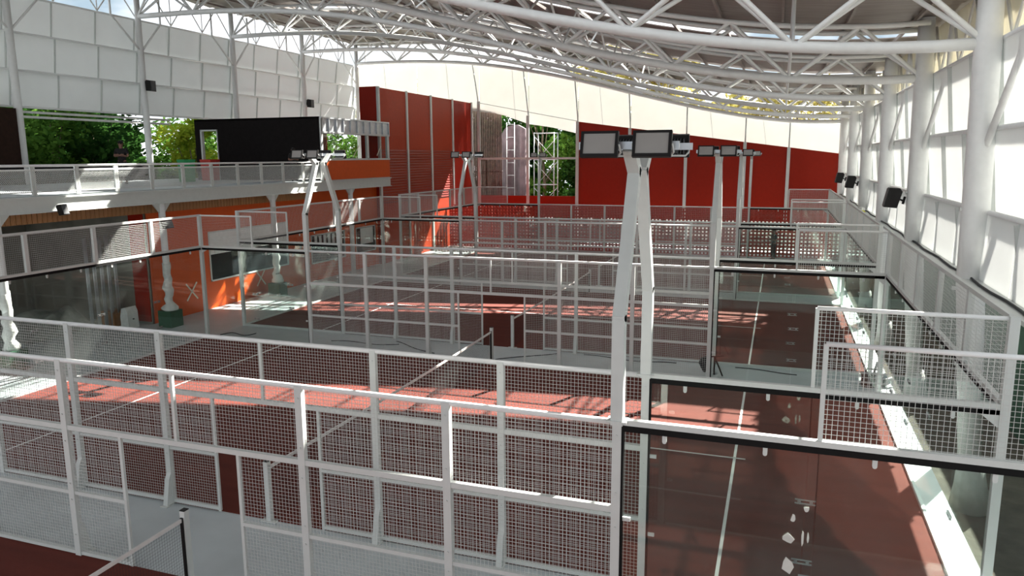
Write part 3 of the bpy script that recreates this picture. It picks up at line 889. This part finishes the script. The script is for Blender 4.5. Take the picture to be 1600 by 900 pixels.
tower(4, Y0[1]+10, Y0[2], 'bent two-legged floodlight tower in front of the orange window room')
tower(4, Y0[2]+10, Y0[3], 'distant two-legged floodlight tower in front of the tall red wall')
tower(4, Y0[3]+10, None, 'tiny floodlight pole seen against the scaffold opening')

# ------------------------------------------------------------------ loudspeakers
def speaker(loc, rz, s, lab, tilt=0.2, group='black loudspeakers'):
    t = thing('loudspeaker', lab, 'speaker', loc, rz, group)
    t.rotation_euler = (0, tilt, rz)
    part('cabinet', MB().prism([(-.18*s, -.30*s), (.16*s, -.26*s), (.18*s, .22*s), (.10*s, .30*s), (-.18*s, .26*s)], 'y', -.19*s, .19*s), 'black_plastic', t)
    part('grille', MB().box(-.20*s, -.18*s, -.17*s, .17*s, -.27*s, .24*s), 'dark_grey', t)
    part('bracket', MB().tube([(.16*s, 0, 0), (.30*s, 0, -.03*s)], .03*s, 6).tube([(.30*s, 0, -.12*s), (.30*s, 0, .10*s)], .035*s, 6), 'black_plastic', t)
def colx(z): return float(np.interp(z, [-1.2, 3.4, 7.77], [21.42, 21.05, 20.95]))
for y, s, lab in ((13.6, .95, 'large black loudspeaker on the right wall, nearest of three'), (26.95, .95, 'middle black loudspeaker of three on the right wall columns'), (33.63, .95, 'farthest small black loudspeaker on the right wall columns')):
    speaker((20.73-.30*s, y, 4.62), 0, s, lab)
for y, lab in ((20.28, 'small black loudspeaker box on the left wall column above the trees'), (33.63, 'tiny black loudspeaker box on the left wall above the louvred room')):
    speaker((-11.84+.30*.9, y, 9.3), math.pi, .9, lab, 0)
speaker((-2.1, 6.9, 4.35), math.pi, .55, 'small black speaker hung on the upper floor edge at the left', .3)
speaker((-2.05, 10.75, 3.65), math.pi, .7, 'black speaker under the upper floor beside the wrapped column', .3)

# ------------------------------------------------------------------ scaffold and screens beyond the far opening
sc_ = thing('scaffold', 'pale steel scaffold tower with crossed braces behind the far opening', 'scaffold', (1.3, 44, -.02))
for x in (-.75, .75):
    for y in (-.5, .5): part('standard', MB().tube([(x, y, 0), (x, y, 7.55)], .035, 6), 'galvanised', sc_)
for z in (1.9, 3.8, 5.6, 7.5):
    for y in (-.5, .5): part('ledger', MB().tube([(-.75, y, z), (.75, y, z)], .03, 6), 'galvanised', sc_)
    for x in (-.75, .75): part('ledger', MB().tube([(x, -.5, z), (x, .5, z)], .03, 6), 'galvanised', sc_)
for z in (1.9, 3.8, 5.6):
    part('brace', MB().tube([(-.75, -.53, z+1.7), (.75, -.53, z+.1)], .022, 6), 'galvanised', sc_)
    part('brace', MB().tube([(-.75, .53, z+.1), (.75, .53, z+1.7)], .022, 6), 'galvanised', sc_)
lad = thing('access_ladder', 'narrow upright steel ladder frame beside the brown screen', 'ladder', (-1.3, 43.6, -.02))
for x in (-.3, .3): part('stile', MB().tube([(x, 0, 0), (x, 0, 8.3)], .035, 6), 'galvanised', lad)
for k in range(9): part('rung', MB().tube([(-.3, 0, .8+k*.92), (.3, 0, .8+k*.92)], .028, 6), 'galvanised', lad)
mb = MB(); n = 14
for k in range(n+1):
    x = -3.0+2.3*k/n; zt = 7.2+1.0*math.sin(k/n*2.4)
    y = 45.2 + .25*math.sin(k*.9)
    mb.v += [(x, y, -.02), (x, y+.1*math.sin(k*2.), 4), (x, y, zt), (x, y+.35, -.02), (x, y+.35, 4), (x, y+.35, zt)]
for k in range(n):
    a, b = 6*k, 6*k+6
    mb.f += [(a, b, b+1, a+1), (a+1, b+1, b+2, a+2), (a+3, a+4, b+4, b+3), (a+4, a+5, b+5, b+4), (a+2, b+2, b+5, a+5)]
mb.f += [(0, 1, 4, 3), (1, 2, 5, 4), (6*n, 6*n+3, 6*n+4, 6*n+1), (6*n+1, 6*n+4, 6*n+5, 6*n+2)]
tag(ob('climbing_wall', mb.mesh('climbing_wall', 'rock_screen')), 'purple-brown uneven wall standing behind the far opening', 'wall')
sl_ = thing('slat_curtain', 'dark brown vertical slat screen beside the tall red wall', 'screen', (-2.35, 40.9, 0))
for k in range(-6, 11):  # leftmost slats added to block a sun streak on the red wall
    part('slat', MB().box(k*.13-.052, k*.13+.052, -.02, .02, .0, 9.5-.03*k), 'brown_slat', sl_)
for z in (.5, 4.8, 9.0): part('rail', MB().box(-.84, 1.4, .02, .06, z, z+.06), 'galvanised', sl_)

# ------------------------------------------------------------------ trees
def tree(x, y, zb, h, cr, cz, nleaf, m, lab, ls=.22, seed=0, trunk_r=.16):
    rnd = random.Random(seed)
    t = thing('tree', lab, 'tree', (x, y, zb), 0, 'trees outside the hall')
    pts = [(0, 0, 0), (.15, .1, h*.3), (-.1, .2, h*.6), (.1, 0, h*.85)]
    part('trunk', MB().tube(pts, [trunk_r, trunk_r*.8, trunk_r*.55, trunk_r*.25], 8), 'trunk', t)
    br = MB()
    blobs = []
    for k in range(9):
        a = rnd.uniform(0, 6.28); r = cr*rnd.uniform(.25, .75); z = cz + (h-cz)*rnd.uniform(-.75, .75)
        blobs.append((r*math.cos(a), r*math.sin(a), z, cr*rnd.uniform(.40, .62)))
        br.tube([(0, .1, z*.55), (r*.5*math.cos(a), r*.5*math.sin(a), z*.8), (r*math.cos(a), r*math.sin(a), z)], [.06, .04, .015], 5, False)
    part('branches', br, 'trunk', t)
    mb = MB()
    for k in range(nleaf):
        bx, by, bz, r = blobs[rnd.randrange(len(blobs))]
        d = Vector((rnd.gauss(0, 1), rnd.gauss(0, 1), rnd.gauss(0, 1))).normalized() * r * rnd.uniform(.55, 1.08)
        c = Vector((bx, by, bz)) + Vector((d.x, d.y, d.z*.85))
        u = Vector((rnd.gauss(0, 1), rnd.gauss(0, 1), rnd.gauss(0, .6))).normalized(); w = u.orthogonal().normalized()
        s = ls*rnd.uniform(.6, 1.3)
        b = len(mb.v)
        mb.v += [tuple(c-u*s), tuple(c-w*s*.45), tuple(c+u*s), tuple(c+w*s*.45)]
        mb.f.append((b, b+1, b+2, b+3))
    o = part('foliage', mb, m, t); o['kind'] = 'stuff'
LT = [(-15.5, 11.5, 'leaf_green', 'leafy green tree next to the brown panel at the left'), (-17, 14.8, 'leaf_dark', 'dark green tree left of the standing person'), (-15.3, 17.6, 'leaf_green', 'sunlit green tree behind the person on the upper floor'),
      (-16.5, 21.0, 'leaf_dark', 'dark tree right of the second left column'), (-14.6, 26.3, 'leaf_lime', 'yellow-green tree beside the black room doorway'), (-18.5, 29.5, 'leaf_green', 'green tree seen through the black room doorway'),
      (-14.9, 39.3, 'leaf_green', 'green tree seen through the upper room windows'), (-17.0, 48.5, 'leaf_dark', 'dark tree behind the upper room windows, further back'), (-13.8, 44.0, 'leaf_green', 'green tree in the gap left of the tall red wall')]
for i, (x, y, m, lab) in enumerate(LT): tree(x, y, -1.2, 10.2, 1.7 if m == 'leaf_lime' else 2.5, 6.6, 2000 if m == 'leaf_lime' else 3200, m, lab, .19, i+1)
tree(-19.2, 23.5, -1.2, 10.2, 2.8, 6.4, 4000, 'leaf_dark', 'dark tree behind the second left column, set back', .32, 34)
tree(-20.5, 13, -1.2, 10.4, 3.4, 6.4, 4200, 'leaf_dark', 'deep shaded tree further behind the left opening, nearest', .34, 31)
tree(-21, 19, -1.2, 10.8, 3.6, 6.6, 4200, 'leaf_dark', 'deep shaded tree further behind the left opening, middle', .34, 32)
tree(-21, 26, -1.2, 10.8, 3.6, 6.6, 4200, 'leaf_dark', 'deep shaded tree further behind the left opening, farthest', .34, 33)
FT = [(-5, 50, 'leaf_dark', 'dark tree behind the brown slat screen'), (-0.5, 49, 'leaf_green', 'green tree above the brown uneven wall'), (3.2, 48.5, 'leaf_dark', 'dark tree behind the scaffold tower'), (7.0, 50, 'leaf_dark', 'dark tree right of the scaffold tower')]
for i, (x, y, m, lab) in enumerate(FT): tree(x, y, -.02, 11.6, 2.9, 5.8, 4200, m, lab, .26, 50+i)
for i, (x, y) in enumerate(((-3.0, 55.0), (2.0, 56.5), (6.5, 56.0), (-8.0, 54.0))): tree(x, y, -.02, 11.0, 3.2, 5.6, 4200, 'leaf_dark', 'deep shaded tree in the second row behind the far opening, %s' % ['left of the middle', 'right of the middle', 'rightmost', 'leftmost'][i], .32, 90+i)
YT = [(-15.5, 50, 'yellow-green tree above the far left corner'), (3.8, 50.5, 'yellow tree above the far end wall, left of the middle'), (9.0, 50.5, 'yellow tree above the far end wall near the middle'), (13.0, 54, 'yellow tree above the far end wall at the right'), (18.5, 53, 'yellow tree above the far right corner')]
for i, (x, y, lab) in enumerate(YT): tree(x, y, -1.2 if x < -10 else -.02, 14.6 if x < 10 else 11.4, 3.0, 11.4 if x < 10 else 8.6, 3200, 'leaf_yellow', lab, .24, 70+i, .2)

# ------------------------------------------------------------------ people
def skin_mesh(name, verts, edges, radii, m, parent, root=0):
    me = bpy.data.meshes.new(name); me.from_pydata(verts, edges, []); me.update()
    o = ob(name, me, parent)
    md = o.modifiers.new('skin', 'SKIN'); md.use_smooth_shade = True
    sv = me.skin_vertices
    layer = sv[0] if len(sv) else None
    if layer is None:
        bpy.context.view_layer.objects.active = o
    layer = me.skin_vertices[0].data
    for i, r in enumerate(radii):
        layer[i].radius = (r, r) if not isinstance(r, tuple) else r
        layer[i].use_root = (i == root)
    sb = o.modifiers.new('sub', 'SUBSURF'); sb.levels = 1; sb.render_levels = 2
    me.materials.append(MATS[m])
    return o
def person(loc, rz, lab, top, legs, pose, cap=True):
    t = thing('person', lab, 'person', loc, rz)
    J = dict(pelvis=(0, 0, .93), waist=(0, .0, 1.08), chest=(0, .01, 1.28), neck=(0, 0, 1.46), head0=(0, -.02, 1.55), head1=(0, -.02, 1.66))
    V = [J['pelvis'], J['waist'], J['chest'], J['neck'], J['head0'], J['head1']]
    Eg = [(0, 1), (1, 2), (2, 3), (3, 4), (4, 5)]
    Rr = [(.15, .11), (.14, .10), (.17, .115), .055, .085, .095]
    arms = {}
    for s in (-1, 1):
        b = len(V)
        sh = (s*.185, 0, 1.40)
        if pose == 'fold': el = (s*.27, -.04, 1.13); wr = (s*.02, -.21, 1.16); ha = (-s*.08, -.20, 1.19)
        else: el = (s*.25, .02, 1.12); wr = (s*.12, -.20, 1.13); ha = (s*.05, -.26, 1.17)
        arms[s] = (sh, el, wr, ha)
        V += [sh, el, wr, ha]; Eg += [(2, b), (b, b+1), (b+1, b+2), (b+2, b+3)]; Rr += [.062, .047, .033, .036]
        b = len(V)
        V += [(s*.09, 0, .86), (s*.10, -.02, .48), (s*.11, .02, .09), (s*.12, -.12, .045)]
        Eg += [(0, b), (b, b+1), (b+1, b+2), (b+2, b+3)]; Rr += [.088, .06, .042, .035]
        for q in range(4):
            b = len(V); off = (q-1.5)*.019
            V += [(ha[0]-s*.045, ha[1]-.01, ha[2]+off), (ha[0]-s*.085, ha[1]-.005+.012, ha[2]+off-.006)]
            Eg += [(arms and (len(V)-2 if False else [i for i, v in enumerate(V) if v == ha][0]), b), (b, b+1)]; Rr += [.010, .008]
        b = len(V); V += [(ha[0], ha[1]-.02, ha[2]+.045)]; Eg += [([i for i, v in enumerate(V) if v == ha][0], b)]; Rr += [.010]
    skin_mesh('body', V, Eg, Rr, 'skin', t)
    # shirt with sleeves
    V2 = [(0, 0, .82), (0, 0, 1.08), (0, .01, 1.29), (0, 0, 1.43)]; E2 = [(0, 1), (1, 2), (2, 3)]; R2 = [(.175, .135), (.165, .125), (.195, .14), .085]
    for s in (-1, 1):
        b = len(V2); sh, el, wr, ha = arms[s]
        mid = tuple(sh[i]*.25+el[i]*.75 for i in range(3))
        V2 += [sh, mid]; E2 += [(2, b), (b, b+1)]; R2 += [.085, .07]
    skin_mesh('shirt', V2, E2, R2, top, t)
    V3 = [(0, 0, 1.04)]; E3 = []; R3 = [(.160, .12)]
    for s in (-1, 1):
        b = len(V3); V3 += [(s*.09, 0, .84), (s*.10, -.02, .48), (s*.11, .01, .12)]; E3 += [(0, b), (b, b+1), (b+1, b+2)]; R3 += [.105, .08, .068]
    skin_mesh('trousers', V3, E3, R3, legs, t)
    for s in (-1, 1): part('shoe', MB().ball((s*.115, -.05, .04), .1, 10, 6, (.5, 1.3, .42)), 'black_plastic', t)
    part('hair', MB().ball((0, .0, 1.685), .108, 12, 7, (.92, 1.0, .88)), 'hair', t)
    f = part('nose', MB().ball((0, -.125, 1.63), .02, 6, 4, (.8, 1, 1.3)), 'skin', t)
    for s in (-1, 1):
        part('eye', MB().ball((s*.035, -.108, 1.655), .012, 6, 4), 'black_plastic', t)
        part('ear', MB().ball((s*.098, -.01, 1.635), .026, 6, 4, (.5, .8, 1.3)), 'skin', t)
    part('mouth', MB().box(-.028, .028, -.118, -.108, 1.585, 1.593), 'cloth_red', t)
    if cap: part('cap_brim', MB().box(-.08, .08, -.21, -.08, 1.70, 1.715), 'cloth_black', t)
    return t
person((17.36, 35.0, 0), math.radians(-60), 'person in dark clothes standing behind the far glass on the right', 'cloth_dark', 'cloth_dark', 'hold', False)
person((-8.0, 14.78, ZM1), math.radians(25), 'person with folded arms in dark clothes on the upper floor before the trees', 'cloth_black', 'cloth_black', 'fold', True)
person((-3.2, 19.7, ZM1), math.radians(50), 'person in dark clothes and cap by the black room wall', 'cloth_black', 'cloth_black', 'hold', True).scale = (.84, .84, .84)

# ------------------------------------------------------------------ small items
def poly(pts, r, m, name, lab, cat, group=None):
    o = ob(name, MB().tube(pts, r, 6).mesh(name, m)); tag(o, lab, cat, group); return o
def wig(a, b, n, amp, ph, z=.012):
    a = Vector(a); b = Vector(b); d = (b-a); p = Vector((-d.y, d.x, 0)).normalized()
    return [tuple(a + d*(k/n) + p*amp*math.sin(ph+k*.45) + Vector((0, 0, z))) for k in range(n+1)]
poly(wig((4.2, 10.75, 0), (6.5, 11.0, 0), 14, .12, .3), .012, 'cable', 'floor_cable', 'black cable on the grey aisle near the left glass corner of the second court', 'cable')
poly(wig((6.2, 11.35, 0), (8.0, 10.35, 0), 14, .05, 1.), .012, 'cable', 'floor_cable', 'black cable crossing the grey aisle left of the net posts', 'cable')
poly(wig((10.0, 10.3, 0), (11.6, 11.6, 0), 12, .04, .3), .012, 'cable', 'floor_cable', 'black cable running diagonally across the aisle by the net posts', 'cable')
poly(wig((12.3, 11.55, 0), (15.0, 11.45, 0), 16, .10, .8), .012, 'cable', 'floor_cable', 'black cable lying along the third court fence foot', 'cable')
poly(wig((1.2, 10.9, 0), (.2, 10.35, 0), 14, .25, .0), .014, 'cable', 'floor_cable', 'black cable loop on the floor outside the second court corner', 'cable')
poly(wig((16.6, 11.6, 0), (18.2, 11.4, 0), 12, .06, .0), .012, 'cable', 'floor_cable', 'black cable on the aisle beside the right light tower', 'cable')

t = thing('hanging_pad', 'black teardrop shaped pad on a thin angled stand at the glass corner', 'equipment', (15.85, 10.75, 0))
part('pad', MB().tube([(0, 0, .05), (0, 0, .16), (0, 0, .30), (0, 0, .42), (0, 0, .47)], [.03, .10, .16, .12, .02], 12), 'black_plastic', t)
part('stand_leg', MB().tube([(.25, 0, .5), (.25, .0, 0.0)], .02, 6), 'black_plastic', t)
part('stand_leg', MB().tube([(.25, 0, .5), (.48, -.1, 0.0)], .02, 6), 'black_plastic', t)
part('stand_arm', MB().tube([(.0, 0, .46), (.25, 0, .5), (.5, .05, .52)], .016, 6), 'black_plastic', t)

t = thing('tool_crate', 'black tool crate with pale items at the right end of the aisle', 'crate', (19.95, 10.95, 0))
part('crate', MB().box(-.22, .22, -.18, .18, 0, .30).box(-.24, .24, -.20, .20, .26, .31), 'black_plastic', t)
part('handle', MB().tube([(-.15, 0, .31), (-.12, 0, .44), (.12, 0, .44), (.15, 0, .31)], .018, 6), 'black_plastic', t)
part('tool', MB().tube([(.05, .05, .31), (.12, .07, .62)], .03, 6), 'dark_grey', t)
part('cloth', MB().tube([(.30, .05, .0), (.34, .05, .14), (.46, .1, .20), (.5, .1, .05)], [.05, .07, .06, .03], 8), 'wrap', t)

t = thing('torn_film', 'torn white scraps of film stuck on the nearest glass panel', 'film scraps', (17.86, Y0[0]+10-.012, 1.9))
rnd = random.Random(5)
for (cx, cz, w, h) in ((-.06, .28, .05, .10), (-.09, .06, .13, .12), (.04, .08, .03, .16), (.09, .10, .03, .14), (-.09, -.24, .14, .20), (.06, .40, .07, .06)):
    n = 7
    ol = [(cx + w/2*math.cos(2*math.pi*k/n)*rnd.uniform(.6, 1.1), cz + h/2*math.sin(2*math.pi*k/n)*rnd.uniform(.6, 1.1)) for k in range(n)]
    part('scrap', MB().prism(ol, 'y', 0, .003), 'paper', t)
ob_y = thing('cable_bundle', 'bundle of white cloth and yellow tape on the right wall ledge', 'bundle', (20.70, 24.4, 3.45))
part('cloth', MB().ball((0, 0, .13), .16, 10, 6, (1, 1.8, .8)), 'wrap', ob_y)
part('tape_roll', MB().ball((0, -.6, .08), .10, 10, 6, (1, 1.6, .7)), 'yellow_label', ob_y)
